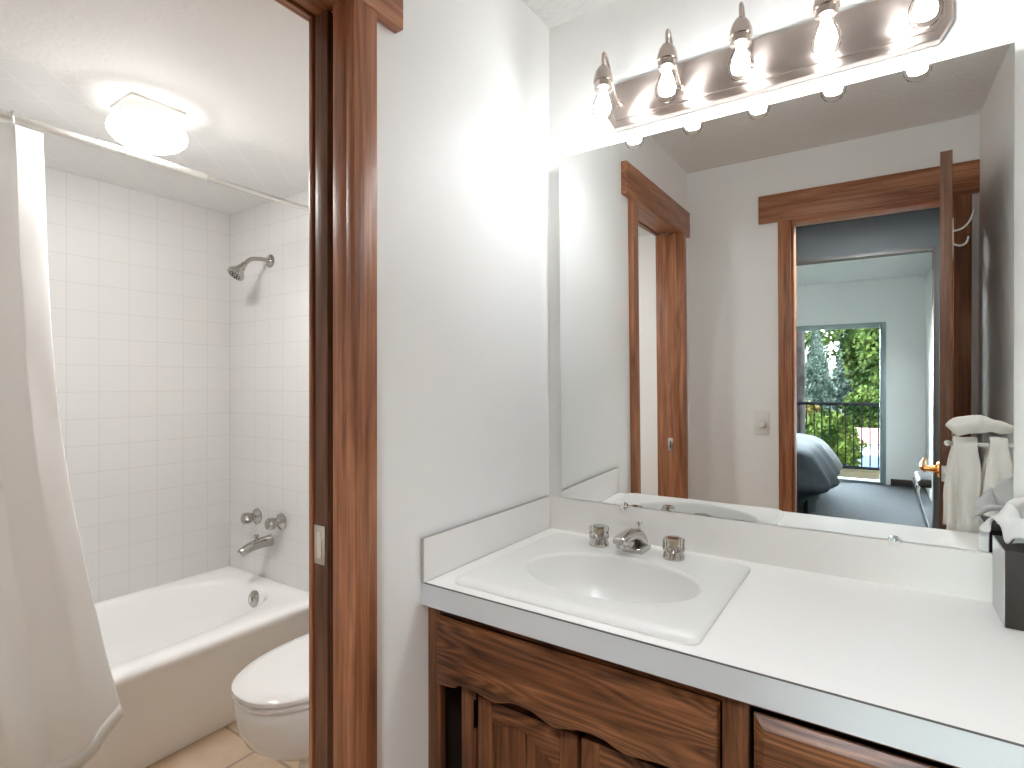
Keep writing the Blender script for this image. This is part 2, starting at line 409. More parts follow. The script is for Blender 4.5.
# pocket opening trim
t1 = thing('trim_1', (0, -1.16, 0), 'dark brown wooden frame of the pocket door opening', 'door frame', kind='structure')
def casing(y0, y1, x0, x1, z1, parent, m=M['trim']):
    return MB().box(x0, x1, y0, y1, 0, z1, .003).build('casing', m, parent)
casing(-.806, -.745, 0, .025, 2.021, t1); casing(-1.561, -1.507, 0, .025, 2.021, t1)
MB().box(0, .027, -1.632, -.672, 2.021, 2.157, .003).build('header', M['trim_y'], t1)
casing(-.785, -.725, -.135, -.125, 2.030, t1); casing(-1.575, -1.52, -.135, -.125, 2.030, t1)
MB().box(-.135, -.125, -1.632, -.672, 2.030, 2.082, .003).build('header', M['trim_y'], t1)
MB().box(-.046, 0, -.802, -.783, 0, 2.030, .002).build('split_jamb', M['trim'], t1)
MB().box(-.125, -.113, -.802, -.783, 0, 2.030, .002).build('split_jamb', M['trim'], t1)
MB().box(-.125, 0, -1.525, -1.510, 0, 2.03, .002).build('latch_jamb', M['trim'], t1)
MB().box(-.125, -.113, -1.51, -.783, 2.030, 2.042, .002).box(-.046, 0, -1.51, -.783, 2.030, 2.042, .002).box(-.113, -.046, -1.51, -.783, 2.037, 2.042).build('head_jamb', M['trim_y'], t1)
sp = MB().box(-.070, -.043, -1.510, -1.507, .835, .905, .001).build('strike_plate', M['steel'], t1)
MB().box(-.060, -.053, -1.507, -1.5063, .85, .89).build('slot', M['seam'], sp)

# pocket door (slid into the partition, only its edge shows)
d1 = thing('door_1', (-.088, -.45, .01), 'brown pocket door slid into the partition, edge showing', 'door', kind='structure')
MB().box(-.109, -.068, -.798, -.09, .012, 2.032, .002).build('leaf', M['door'], d1)
lk = MB().box(-.1085, -.0735, -.8005, -.7975, .872, .953, .0008).build('edge_plate', M['steel'], d1)
tag(lk, 'satin metal edge plate of the pocket door')
MB().box(-.097, -.083, -.8025, -.8, .885, .940, .001).build('edge_pull', M['cream'], lk)

# ------------------------------------------------------------------ tub
rim = .357
tb = MB()
cx, cyy = (XT+.001-1.05)/2, -.84
def rrect(x0, x1, y0, y1, z, r, k=12):
    out = []
    for (cx_, cy_, a0) in ((x1-r, y1-r, 0), (x0+r, y1-r, PI/2), (x0+r, y0+r, PI), (x1-r, y0+r, 1.5*PI)):
        for i in range(k):
            a = a0 + PI/2*i/(k-1)
            out.append((cx_+r*math.cos(a), cy_+r*math.sin(a), z))
    full = []
    for i, p in enumerate(out):           # points along the straight sides too
        full.append(p)
        if i % k == k-1:
            q = out[(i+1) % len(out)]
            for j in range(1, 14): full.append(tuple(p[c]+(q[c]-p[c])*j/14 for c in range(3)))
    return full
X0, Y0, Y1 = XT+.002, -1.618, -.062
def inner(x0, x1, y0, y1, z, n=4.2):
    # superellipse sampled on the same corner angles as rrect
    ref = rrect(-1, 1, -1, 1, 0, .2)
    out = []
    for (a, b_, _) in ref:
        k = (abs(a)**n + abs(b_)**n)**(-1/n)
        out.append(((x0+x1)/2 + a*k*(x1-x0)/2, (y0+y1)/2 + b_*k*(y1-y0)/2, z))
    return out
rings = [rrect(X0, -1.098, Y0, Y1, 0.002, .004), rrect(X0, -1.075, Y0, Y1, .17, .004), rrect(X0, -1.058, Y0, Y1, .30, .004),
         rrect(X0, -1.046, Y0, Y1, .322, .004), rrect(X0, -1.042, Y0, Y1, .338, .005), rrect(X0, -1.046, Y0, Y1, .350, .006),
         rrect(X0, -1.058, Y0, Y1, .3565, .01), rrect(X0+.01, -1.075, Y0+.01, Y1-.012, .3575, .02),
         inner(X0+.045, -1.138, -1.56, -.124, .357, 3.2), inner(X0+.055, -1.149, -1.545, -.138, .350, 3.2), inner(X0+.062, -1.158, -1.53, -.148, .335, 3.2),
         inner(X0+.085, -1.178, -1.47, -.172, .22, 3.2), inner(X0+.11, -1.20, -1.40, -.19, .12, 3.1), inner(X0+.16, -1.25, -1.34, -.23, .075, 3),
         inner(X0+.26, -1.35, -1.2, -.35, .068, 2.6)]
tb.loops(rings, True, True); tb.smooth_ang = 60
tubo = thing('bathtub', (-1.41, -.84, 0), 'white enamel alcove bathtub behind the shower curtain', 'bathtub')
tb.build('shell', M['tub'], tubo)
ov = MB().lathe([(.001,.012),(.012,.013),(.030,.009),(.036,.003),(.036,-.004)], (-1.402, -.157, .304), (0, -1, .14), 28).build('overflow_plate', M['bathchrome'], tubo)
MB().box(-1.406, -1.398, -.178, -.166, .296, .318, .002).build('trip_lever', M['chrome'], ov)
MB().lathe([(.035,-.002),(.034,.003),(.01,.004)], (-1.48, -.45, .067), (0,0,1), 24).build('drain', M['chrome'], tubo)

# tub fittings on the tiled end wall
def valve(x, z, label):
    t = thing('tub_tap', (x, -.0605, z), label, 'tap handle', 'handles over the tub spout')
    MB().lathe([(.001,.0),(.037,0),(.036,.006),(.026,.012),(.016,.02),(.016,.03)], (x,-.0602,z), (0,-1,0), 24).build('escutcheon', M['bathchrome'], t)
    pr = [(.013,.028),(.022,.032),(.026,.042),(.026,.060),(.022,.070),(.010,.073),(.001,.073)]
    mb = MB().lathe(pr, (x,-.0602,z), (0,-1,0), 10); mb.smooth_ang = 20
    mb.build('knob', M['bathchrome'], t)
valve(-1.535, .632, 'round metal tub handle nearer the tiled corner')
valve(-1.345, .633, 'round metal tub handle farther from the tiled corner')
ts = thing('bath_spout', (-1.43, -.0605, .53), 'chrome tub spout with a lift knob', 'tub spout')
path = smoothpath([(-1.43,-.061,.535),(-1.43,-.10,.535),(-1.43,-.15,.529),(-1.43,-.19,.517),(-1.43,-.205,.507)], 5)
MB().tube(path, [.027-.010*i/(len(path)-1) for i in range(len(path))], 18).build('spout_body', M['bathchrome'], ts)
MB().lathe([(.006,0),(.006,.012),(.010,.016),(.010,.022),(.001,.024)], (-1.43,-.128,.553), (0,0,1), 14).build('lift_knob', M['bathchrome'], ts)
sh = thing('wall_shower', (-1.43, -.0605, 1.812), 'chrome shower head on a bent arm over the tub', 'shower head')
MB().lathe([(.001,0),(.030,0),(.029,.004),(.014,.010)], (-1.43,-.0602,1.812), (0,-1,0), 24).build('flange', M['bathchrome'], sh)
ap = smoothpath([(-1.43,-.062,1.812),(-1.43,-.11,1.812),(-1.43,-.155,1.802),(-1.43,-.185,1.775)], 5)
MB().tube(ap, .0095, 12).build('arm', M['bathchrome'], sh)
hd = MB().lathe([(.010,0),(.013,.004),(.013,.018),(.017,.024),(.020,.038),(.034,.056),(.037,.064),(.036,.072),(.030,.074),(.001,.074)], (-1.43,-.183,1.778), (0,-.62,-.78), 24).build('head', M['bathchrome'], sh)
q = Vector((0,-.62,-.78)).normalized()
nz = MB()
for k in range(12):
    a = 2*PI*k/12
    u = Vector((1,0,0)); v = q.cross(u)
    for rr in (.022, .012):
        c = Vector((-1.43,-.183,1.778)) + q*.074 + (u*math.cos(a)+v*math.sin(a))*rr
        nz.lathe([(.002,-.001),(.002,.002)], c, q, 6)
nz.build('nozzles', M['black'], hd)

# curtain rod, ring, curtain
rd = thing('curtain_rod', (-1.0, -.84, 1.948), 'silver telescopic curtain rod above the tub', 'curtain rod')
MB().tube([(-1.0,-1.682,1.950),(-1.0,-.572,1.946)], .0130, 16).build('thick_tube', M['rodm'], rd)
MB().tube([(-1.0,-.58,1.946),(-1.0,.004,1.944)], .0100, 16).build('thin_tube', M['steel'], rd)
MB().lathe([(.012,0),(.03,.008),(.03,.018),(.001,.018)], (-1.0,-.012,1.944), (0,1,0), 20).build('end_flange', M['steel'], rd)
MB().lathe([(.012,0),(.03,.008),(.03,.018),(.001,.018)], (-1.0,-1.664,1.950), (0,-1,0), 20).build('end_flange', M['steel'], rd)
random.seed(4)
CY0, CY1t, CY1b = -1.60, -1.018, -.834
def curt(u, v):
    # u along the rod from the far end to the free edge, v from top to hem
    z = 1.925 - v*(1.925-(.195+.085*max(0, (u-.86)/.14)))
    e = CY1t + (CY1b-CY1t)*(v**2.3)
    y = CY0 + (e-CY0)*u
    ph = u*2*PI*4.6
    amp = .013*(1-.15*v) * (1-.45*v*max(0, u-.6)/.4)
    x = -.968 + .022*v + amp*math.sin(ph) + .010*math.sin(ph*.43+v*2.2) + .02*v*math.sin(u*9+1.0)*.5
    y += .010*math.sin(ph*2+.6)*(1-.5*v)
    if v < .06: x = x*(v/.06) + (-1.0+.6*(x+1.0))*(1-v/.06)
    x += .012*max(0, (u-.9)/.1)*v*math.sin(v*11)
    x += .006*noise.noise((u*14, v*9, 2.0))
    return (x, y, z)
cu = thing('shower_curtain', (-.96, -1.3, 1.9), 'white cloth shower curtain gathered at one end of the rod', 'shower curtain')
mb = MB().grid(curt, 150, 60); mb.smooth_ang = 180
mb.build('cloth', M['curtain'], cu, solid=.0022)
mb = MB()
mb.grid(lambda u, v: tuple(Vector(curt(.005+.99*u, .975+.022*v)) + Vector((.0018, 0, 0))), 150, 2); mb.smooth_ang = 180
mb.build('hem', M['curtain'], cu, solid=.002)
ringlabels = ['wire curtain ring at the free edge of the shower curtain', 'wire curtain ring second from the free curtain edge',
    'wire curtain ring third from the free curtain edge', 'wire curtain ring fourth from the free curtain edge',
    'wire curtain ring fifth from the free curtain edge', 'wire curtain ring nearest the rod end over the curtain']
ys = [-1.072, -1.17, -1.27, -1.37, -1.47, -1.58]
r0 = None
for k, yy in enumerate(ys):
    if r0 is None:
        P = [(-1.0+.019*math.cos(a), yy+.005*math.sin(a*.5), 1.9485-.003+.021*math.sin(a) - (.008 if math.sin(a) < -.5 else 0)) for a in [2*PI*i/22 for i in range(23)]]
        r0 = MB().tube(P, .0022, 8).build('curtain_ring', M['chrome'], None)
        r = r0
    else:
        r = r0.copy(); COL.objects.link(r); r.location.y += yy-ys[0]
    tag(r, ringlabels[k], 'curtain ring', 'rings on the curtain rod')

# ceiling light over the tub edge
cl = thing('ceiling_light', (-.955, -.765, ZB), 'lit white mushroom glass ceiling light by the curtain rod', 'ceiling light')
MB().box(-1.028, -.882, -.838, -.690, ZB-.009, ZB-.0005, .002).build('base_plate', M['whitemetal'], cl)
MB().lathe([(.001,0),(.072,0),(.072,.034),(.066,.038),(.001,.038)], (-.955,-.765,ZB-.009), (0,0,-1), 36).build('collar', M['whitemetal'], cl)
MB().lathe([(.066,.0),(.088,.003),(.101,.014),(.105,.026),(.101,.040),(.086,.056),(.060,.068),(.028,.075),(.001,.077)], (-.955,-.765,ZB-.045), (0,0,-1), 40).build('glass_dome', [M['domeglow'], M['domeglow_low']], cl)
for p in bpy.data.objects['glass_dome'].data.polygons:
    if p.normal.z > -.62: p.material_index = 1

# ------------------------------------------------------------------ toilet
tx = -.556
to = thing('toilet', (tx, -.4, 0), 'white toilet with closed lid beside the tub', 'toilet')
def egg(z, w, yf, yb, n=2.3, k=44):
    out = []
    ym_ = yb - (yb-yf)*.42
    for i in range(k):
        a = 2*PI*i/k; c, s_ = math.cos(a), math.sin(a)
        ry = (yb-ym_) if s_ > 0 else (ym_-yf)
        nn = 3.2 if s_ > 0 else n
        out.append((tx + w*math.copysign(abs(c)**(2/nn), c), ym_ + ry*math.copysign(abs(s_)**(2/nn), s_), z))
    return out
bw = MB(); bw.smooth_ang = 60
bw.loops([egg(.002,.110,-.51,-.13,3), egg(.03,.108,-.505,-.13,3), egg(.09,.103,-.50,-.13,2.6), egg(.135,.108,-.52,-.135), egg(.165,.128,-.565,-.15), egg(.195,.152,-.625,-.17),
          egg(.23,.170,-.668,-.19), egg(.275,.178,-.690,-.20), egg(.33,.179,-.698,-.21), egg(.355,.177,-.698,-.215), egg(.361,.172,-.692,-.22), egg(.361,.14,-.64,-.25)])
bw.build('bowl', M['porcelain'], to)
st = MB(); st.smooth_ang = 50
st.loops([egg(.3655,.172,-.692,-.23), egg(.367,.179,-.703,-.225), egg(.375,.180,-.705,-.225), egg(.379,.176,-.699,-.226)])
st.build('seat', M['porcelain'], to)
li = MB(); li.smooth_ang = 50
li.loops([egg(.384,.175,-.699,-.215), egg(.386,.180,-.706,-.213), egg(.396,.180,-.706,-.213), egg(.401,.175,-.699,-.216), egg(.405,.15,-.66,-.25), egg(.407,.08,-.56,-.32)])
li.build('lid', M['porcelain'], to)
for s_ in (-1, 1):
    MB().box(tx+s_*.07-.018, tx+s_*.07+.018, -.232, -.208, .358, .402, .005).build('hinge', M['porcelain'], to)
MB().box(tx-.225, tx+.225, -.205, -.02, .37, .70, .02, 4).build('tank', M['porcelain'], to)
MB().box(tx-.10, tx+.10, -.24, -.06, .20, .372, .02, 3).build('tank_neck', M['porcelain'], to)
MB().box(tx-.235, tx+.235, -.215, -.012, .70, .735, .01, 3).build('tank_lid', M['porcelain'], to)
MB().tube([(tx-.17,-.203,.65),(tx-.17,-.222,.65),(tx-.16,-.224,.65),(tx-.10,-.224,.645)], .006, 10).build('flush_lever', M['chrome'], to)

# ------------------------------------------------------------------ vanity counter
CT = .79
va = thing('countertop', (.64, -.3, .75), 'white laminate countertop with splash boards around the sink', 'countertop')
SX0, SX1, SY0, SY1 = .066, .622, -.557, -.070   # sink rim
sk = (.362, -.343)
# slab with a rectangular cut-out under the sink
cb_ = MB()
cb_.box(0, RW, -.585, -.52, .75, CT).box(0, RW, -.11, .006, .75, CT).box(0, .10, -.52, -.11, .75, CT).box(.585, RW, -.52, -.11, .75, CT)
cb_.build('slab', M['laminate'], va, smooth=False)
MB().box(0, RW, -.589, -.585, .738, CT-.0018).build('front_edge', M['lamedge'], va)
MB().box(0, RW, -.5888, -.585, CT-.0018, CT-.0002).build('edge_seam', M['seam'], va)
MB().box(0, RW, -.006, .006, CT, CT+.1016, .001).build('backsplash', M['laminate'], va)
MB().box(0, .009, -.589, -.006, CT, CT+.1016, .001).build('side_splash', M['laminate'], va)
MB().box(.0088, .0100, -.588, -.007, CT, CT+.0012).build('splash_seam', M['steel'], va)
MB().box(.0, .0092, -.588, -.007, CT+.1014, CT+.1026).build('splash_top_seam', M['steel'], va)
MB().box(-.0005, .0092, -.5902, -.5886, CT, CT+.1016).build('splash_end_seam', M['steel'], va)

# sink
si = thing('sink', (sk[0], sk[1], CT), 'white oval basin sink set into the countertop', 'sink')
def rr2(d, z, r): return rrect(SX0-d, SX1+d, SY0-d, SY1+d, z, r*.6)
def ov2(rx, ry, z, dy=0):
    ref = rrect(SX0, SX1, SY0, SY1, 0, .035)
    out = []
    for (a, b_, _) in ref:
        th = math.atan2((b_-(SY0+SY1)/2)/(SY1-SY0), (a-(SX0+SX1)/2)/(SX1-SX0))
        out.append((sk[0]+rx*math.cos(th), sk[1]+dy+ry*math.sin(th), z))
    return out
sb = MB(); sb.smooth_ang = 40
sb.loops([rr2(0,CT+.0005,.035), rr2(.001,CT+.005,.035), rr2(-.001,CT+.0095,.035), rr2(-.006,CT+.013,.035), rr2(-.016,CT+.0162,.035), rr2(-.022,CT+.0168,.035),
          ov2(.213,.152,CT+.0168), ov2(.209,.148,CT+.0163), ov2(.206,.145,CT+.014), ov2(.204,.143,CT+.008), ov2(.200,.140,CT-.01), ov2(.188,.131,CT-.05), ov2(.165,.112,CT-.095), ov2(.125,.085,CT-.122), ov2(.07,.05,CT-.135), ov2(.022,.022,CT-.139)], False, True)
sb.build('basin', M['sinkm'], si)
MB().lathe([(.026,0),(.025,.003),(.018,.001),(.001,.0015)], (sk[0],sk[1],CT-.139), (0,0,1), 24).build('drain', M['chrome'], si)

# faucet
SZ = CT+.0172
FX, FYc = .346, -.135
fa = thing('faucet', (FX, FYc, SZ), 'chrome sink faucet with two clear acrylic knobs', 'faucet')
def sring(y, w, z0, z1, k=20):
    out = []; xs = FX + .16*(y-FYc)          # spout swung a little aside
    for i in range(k):
        a = 2*PI*i/k
        out.append((xs + w*math.copysign(abs(math.cos(a))**.6, math.cos(a)), y, SZ+(z0+z1)/2 + (z1-z0)/2*math.copysign(abs(math.sin(a))**.6, math.sin(a))))
    return out
fb = MB(); fb.smooth_ang = 40
fb.loops([sring(-.098,.014,.006,.016), sring(-.101,.017,.004,.028), sring(-.110,.0185,.006,.044), sring(-.122,.019,.014,.055), sring(-.138,.0185,.027,.0605),
          sring(-.160,.018,.034,.061), sring(-.185,.0175,.034,.058), sring(-.208,.017,.033,.053), sring(-.218,.016,.033,.050), sring(-.221,.013,.035,.047)])
fb.build('spout', M['faucetchrome'], fa)
MB().prism([(FX-.027,-.158),(FX+.027,-.158),(FX+.029,-.098),(FX-.029,-.098)], SZ-.001, SZ+.012, 'z', .004, 1, 3).build('base_plate', M['faucetchrome'], fa)
MB().lathe([(.0115,0),(.0115,.012),(.0095,.014),(.001,.014)], (FX-.0115,-.207,SZ+.036), (0,0,-1), 18).build('aerator', M['faucetchrome'], fa)
MB().lathe([(.0028,0),(.0028,.016),(.004,.019),(.0085,.024),(.009,.027),(.001,.028)], (FX+.004,-.116,SZ+.046), (0,0,1), 16).build('lift_rod', M['faucetchrome'], fa)
for hx in (.243, .450):
    hy = -.140
    MB().lathe([(.001,0),(.027,0),(.027,.007),(.0245,.011),(.0235,.020),(.012,.022),(.012,.030),(.001,.030)], (hx,hy,SZ-.0005), (0,0,1), 26).build('handle_base', M['faucetchrome'], fa)
    mb = MB()
    n = 40
    def kr(r, z): return [(hx+(r*(1-.045*(i % 2)))*math.cos(2*PI*i/n), hy+(r*(1-.045*(i % 2)))*math.sin(2*PI*i/n), z) for i in range(n)]
    mb.loops([kr(.018,SZ+.0195), kr(.0265,SZ+.0205), kr(.0275,SZ+.027), kr(.0265,SZ+.034), kr(.0275,SZ+.046), kr(.0265,SZ+.050), kr(.022,SZ+.0515)])
    kn = mb.build('handle_knob', M['acrylic'], fa, smooth=False); tag(kn, 'clear fluted acrylic knob')
    MB().lathe([(.001,0),(.017,0),(.018,.002),(.001,.003)], (hx,hy,SZ+.0512), (0,0,1), 20).build('cap', M['faucetchrome'], kn)
    MB().lathe([(.001,0),(.010,0),(.013,.010),(.013,.016),(.001,.016)], (hx,hy,SZ+.030), (0,0,1), 14).build('handle_core', M['warmcore'], kn)

# cabinet
ca = thing('vanity_cabinet', (.64, -.3, 0), 'brown stained oak vanity cabinet under the countertop', 'cabinet')
FY = -.565
for a_, b_ in ((0, .037), (.667, .709), (1.245, RW-.001)):
    MB().box(a_, b_, FY, FY+.02, .09, .738, .001).build('stile', M['oak_z'], ca)
for a_, b_, c_, d_ in ((.037, .667, .715, .738), (.709, 1.245, .722, .738), (.037, .667, .09, .13), (.709, 1.245, .09, .13), (.709, 1.245, .545, .560), (.709, 1.245, .345, .36)):
    MB().box(a_, b_, FY+.001, FY+.02, c_, d_, .001).build('rail', M['oak_x'], ca)
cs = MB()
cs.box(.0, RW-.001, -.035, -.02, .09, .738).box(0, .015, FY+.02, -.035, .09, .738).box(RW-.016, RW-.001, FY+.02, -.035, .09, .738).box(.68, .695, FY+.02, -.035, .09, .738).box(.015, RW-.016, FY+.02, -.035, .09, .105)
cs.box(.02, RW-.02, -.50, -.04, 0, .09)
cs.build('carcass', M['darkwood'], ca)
# false front with scalloped lower edge
sc = [(.040,.714),(.664,.714)]
half = [(.040,.561),(.088,.566),(.096,.567),(.104,.576),(.125,.579),(.155,.577),(.185,.572),(.205,.570),(.222,.574),(.245,.582),(.27,.5845),(.30,.582),(.325,.574),(.345,.569),(.352,.568)]
right = [(.704-x, z) for x, z in half[:-1]]
poly = [(.040,.714)] + half + right[::-1] + [(.664,.714)]
MB().prism(poly, FY-.020, FY+.0005, 'y', .007, 0, 2).build('valance', M['oak_x'], ca)
def border(mb, x0, x1, z0, z1, w, y, h):
    # chamfered margin: outer edge lower than the field
    O = [(x0,z0),(x1,z0),(x1,z1),(x0,z1)]; I = [(x0+w,z0+w),(x1-w,z0+w),(x1-w,z1-w),(x0+w,z1-w)]
    mb.loops([[(x, y, z) for x, z in O], [(x, y-h*.35, z) for x, z in O], [(x, y-h, z) for x, z in I]], True, True)
# drawers beside the sink
for k, (z0, z1) in enumerate(((.560,.716),(.36,.545),(.145,.345))):
    mb = MB(); border(mb, .718, 1.236, z0, z1, .016, FY, .018)
    mb.smooth_ang = 10
    dr = mb.build('drawer', M['oak_x'], ca)
    if k:
        MB().lathe([(.006,0),(.006,.015),(.014,.02),(.012,.027),(.001,.029)], (.977,FY-.018,(z0+z1)/2), (0,-1,0), 16).build('pull_knob', M['steel'], dr)
# doors, set back in the opening
DY = -.545
def cdoor(x0, x1, flip):
    mb = MB()
    w = .040
    mb.box(x0, x0+w, DY, DY+.018, .135, .545, .002); mb.box(x1-w, x1, DY, DY+.018, .135, .545, .002)
    mb.box(x0+w, x1-w, DY+.0005, DY+.0175, .135, .185, .001)
    d = mb.build('door', M['oak_z'], ca)
    xm = (x0+x1)/2
    a, b_ = x0+w, x1-w
    arch = [(a,.545),(a,.500),(a+.03,.500),(a+.045,.508),(xm-.02,.512),(xm,.506),(xm+.02,.500),(b_-.05,.486),(b_-.02,.470),(b_,.462),(b_,.545)]
    if flip: arch = [((a+b_)-x, z) for x, z in arch][::-1]
    MB().prism(arch, DY, DY+.018, 'y').build('top_rail', M['oak_x'], d)
    MB().box(a, xm-.0015, DY+.006, DY+.014, .185, .53, .0015).box(xm+.0015, b_, DY+.006, DY+.014, .185, .53, .0015).build('panel', M['oak_z'], d)
    MB().lathe([(.004,0),(.004,.010),(.009,.014),(.008,.020),(.001,.021)], ((x1-.02) if not flip else x0+.02, DY, .40), (0,-1,0), 14).build('pull_knob', M['steel'], d)
    hx = x0-.006 if not flip else x1+.006
    for hz in (.505, .20):
        MB().lathe([(.001,-.03),(.0042,-.03),(.0042,.03),(.001,.03)], (hx, DY-.002, hz), (0,0,1), 10).box(hx-.012, hx+.012, DY+.001, DY+.003, hz-.028, hz+.028).build('hinge', M['black'], d)
cdoor(.133, .383, False); cdoor(.392, .642, True)
MB().box(.085, .126, DY, DY+.018, .135, .56, .001).build('hinge_post', M['oak_z'], ca)

# ------------------------------------------------------------------ mirror
aN, bN = math.radians(.4991), math.radians(-.8538)
Nv = Vector((math.sin(aN), -math.cos(aN)*math.cos(bN), math.sin(bN))).normalized()
MCn = Vector((.5, -.0114, 1.39))
def on_mirror(x, z, off=0):
    y = MCn.y - (Nv.x*(x-MCn.x) + Nv.z*(z-MCn.z))/Nv.y
    return Vector((x, y, z)) + Nv*off
mi = thing('wall_mirror', (.585, -.012, .895), 'large frameless square mirror above the countertop', 'mirror')
mx0, mx1, mz0, mz1 = .0526, 1.1184, .8935, 1.9565
mb = MB()
Q = [(mx0,mz0),(mx1,mz0),(mx1,mz1),(mx0,mz1)]
f_ = [mb.b.verts.new(on_mirror(x, z)) for x, z in Q]; k_ = [mb.b.verts.new(on_mirror(x, z, -.004)) for x, z in Q]
mb.b.faces.new(f_)
fb_ = mb.b.faces.new(k_[::-1]); fb_.material_index = 1
for i in range(4):
    ff = mb.b.faces.new((f_[i], k_[i], k_[(i+1) % 4], f_[(i+1) % 4])); ff.material_index = 1
bmesh.ops.recalc_face_normals(mb.b, faces=mb.b.faces[:])
mb.build('glass_sheet', [M['mirror'], M['mirror_edge']], mi, smooth=False)
for cxm in (.915, .26):
    pm = on_mirror(cxm, mz0)
    MB().lathe([(.013,-.003),(.013,.002),(.010,.0045),(.001,.005)], (cxm, pm.y-.002, mz0-.003), (0,-1,0), 20).build('clip', M['chrome'], mi)

# ------------------------------------------------------------------ vanity light bar
vl = thing('vanity_light', (.616, 0, 2.07), 'brushed nickel light bar with five clear bulbs above the mirror', 'wall light')
def plate(x0, x1, z0, z1, c, y0, y1, bev):
    return MB().prism([(x0,z0+c),(x0+c*.6,z0),(x1-c*.6,z0),(x1,z0+c),(x1,z1-c),(x1-c*.6,z1),(x0+c*.6,z1),(x0,z1-c)], y0, y1, 'y', bev, 0, 2)
plate(.212, 1.020, 2.003, 2.137, .040, -.018, .006, .007).build('back_plate', M['platem'], vl)
pf = plate(.228, 1.004, 2.024, 2.118, .026, -.024, -.017, .004).build('raised_panel', M['platem'], vl)
BZ = 2.076
for bx in (.255, .433, .611, .789, .964):
    by = -.14
    arm = smoothpath([(bx,-.018,2.066),(bx,-.045,2.075),(bx,-.085,2.112),(bx,-.112,2.152),(bx,-.128,2.164),(bx,-.140,2.155),(bx,-.141,2.130),(bx,-.14,2.118)], 5)
    MB().tube(arm, .0042, 10).build('arm', M['nickel'], vl)
    MB().lathe([(.001,0),(.010,0),(.010,.006),(.006,.010),(.001,.010)], (bx,-.024,2.066), (0,-1,0), 16).build('arm_boss', M['nickel'], vl)
    sk_ = MB().lathe([(.001,.046),(.006,.046),(.012,.042),(.020,.030),(.0245,.016),(.0265,.006),(.0265,0),(.0235,0),(.0235,-.018),(.020,-.020),(.001,-.020)], (bx,by,BZ+.004), (0,0,1), 26).build('socket', M['nickel'], vl)
    bu = MB().lathe([(.012,0),(.0125,.010),(.015,.022),(.022,.036),(.028,.052),(.0295,.064),(.0275,.077),(.020,.088),(.009,.094),(.001,.095)], (bx,by,BZ-.004), (0,0,-1), 28)
    bu = bu.build('bulb', M['bulbglass'], vl)
    core = MB().lathe([(.001,.008),(.008,.012),(.0115,.026),(.0185,.045),(.0215,.060),(.0205,.070),(.0185,.074),(.001,.0765)], (bx,by,BZ-.004), (0,0,-1), 16)
    core = core.build('glowing_core', [M['bulbcore'], M['bulbtip']], bu)
    for p in core.data.polygons:
        if p.normal.z < -.8: p.material_index = 1

# ------------------------------------------------------------------ tissue box
tbx = thing('tissue_box', (1.148, -.088, CT), 'dark square tissue box with a white tissue pulled out, at the counter end', 'tissue box')
bx0, bx1, by0, by1, bz0, bz1 = 1.083, 1.213, -.153, -.022, CT+.0005, CT+.147
mb = MB(); mb.box(bx0+.001, bx1, by0, by1, bz0, bz1, .002); mb.build('box', M['boxdark'], tbx)
tag(MB().box(bx0-.0005, bx0+.0015, by0+.0015, by1-.001, bz0+.0005, bz1-.001).build('side_sheen', M['boxside'], tbx), 'side of the dark box, greyed for its grazing sheen')  # pale panel painted as the grazing reflection on this side
tcx, tcy = bx0+.062, (by0+by1)/2
def tis(u, v):
    a = u*2*PI
    lob = 1 + .30*math.sin(3*a+.4) + .18*math.sin(5*a+1.0) + .10*math.sin(8*a)
    r = .008 + .062*v**.8*(.55+.45*lob)
    lift_ = .100*math.sin(min(1, v*1.15)*PI/2)
    z = bz1 - .003 + lift_*(.78+.22*math.sin(2*a+.7)) - .062*max(0, v-.42)**1.2*(1.1+.9*math.sin(a+3.9)) + .014*v*math.sin(6*a+.5)
    p = Vector((tcx + r*1.1*math.cos(a), tcy + r*math.sin(a), z))
    return tuple(p + Vector((noise.noise(p*28), noise.noise(p*28+Vector((7,0,0))), noise.noise(p*30+Vector((0,9,0)))))*.010*v)
mb = MB().grid(tis, 96, 26, True); mb.smooth_ang = 180
def tis2(u, v):
    w = u-.5
    p = Vector((tcx + w*.085 + .010*math.sin(v*5+u*3), tcy + .018*math.sin(u*7+v*2), bz1 - .002 + .115*v*(1-.9*abs(w)**1.4)))
    return tuple(p + Vector((noise.noise(p*26), noise.noise(p*26+Vector((7,0,0))), 0))*.010*v)
mb.grid(tis2, 30, 20)
mb.build('tissue', M['tissue'], tbx, solid=.0008)

# ------------------------------------------------------------------ dimmer switch on the wall behind
sw = thing('dimmer_switch', (.383, YB, .985), 'white round-knob dimmer switch beside the bedroom-side doorway', 'switch')
MB().box(.346, .421, YB, YB+.006, .927, 1.053, .003).build('plate', M['plastic'], sw)
MB().lathe([(.001,0),(.021,0),(.019,.014),(.016,.017),(.001,.017)], (.385,YB+.006,.985), (0,1,0), 24).build('knob', M['plastic'], sw)

# ------------------------------------------------------------------ doorway behind the camera, its door, towels
t2 = thing('trim_2', (.86, YB, 0), 'brown wooden frame of the bedroom-side doorway', 'door frame', kind='structure')
HB = 2.048
MB().box(.468, .528, YB, YB+.022, 0, HB, .003).build('casing', M['trim'], t2)
MB().box(1.188, 1.252, YB, YB+.022, 0, HB, .003).build('casing', M['trim'], t2)
MB().box(.3755, RW-.001, YB, YB+.025, HB, HB+.144, .003).build('header', M['trim_x'], t2)
MB().box(.522, .540, -1.80, YB, 0, HB+.004, .002).build('jamb', M['trim'], t2)
MB().box(1.172, 1.19, -1.80, YB, 0, HB+.004, .002).build('jamb', M['trim'], t2)
MB().box(.54, 1.172, -1.80, YB, HB-.012, HB+.004, .002).build('head_jamb', M['trim_x'], t2)

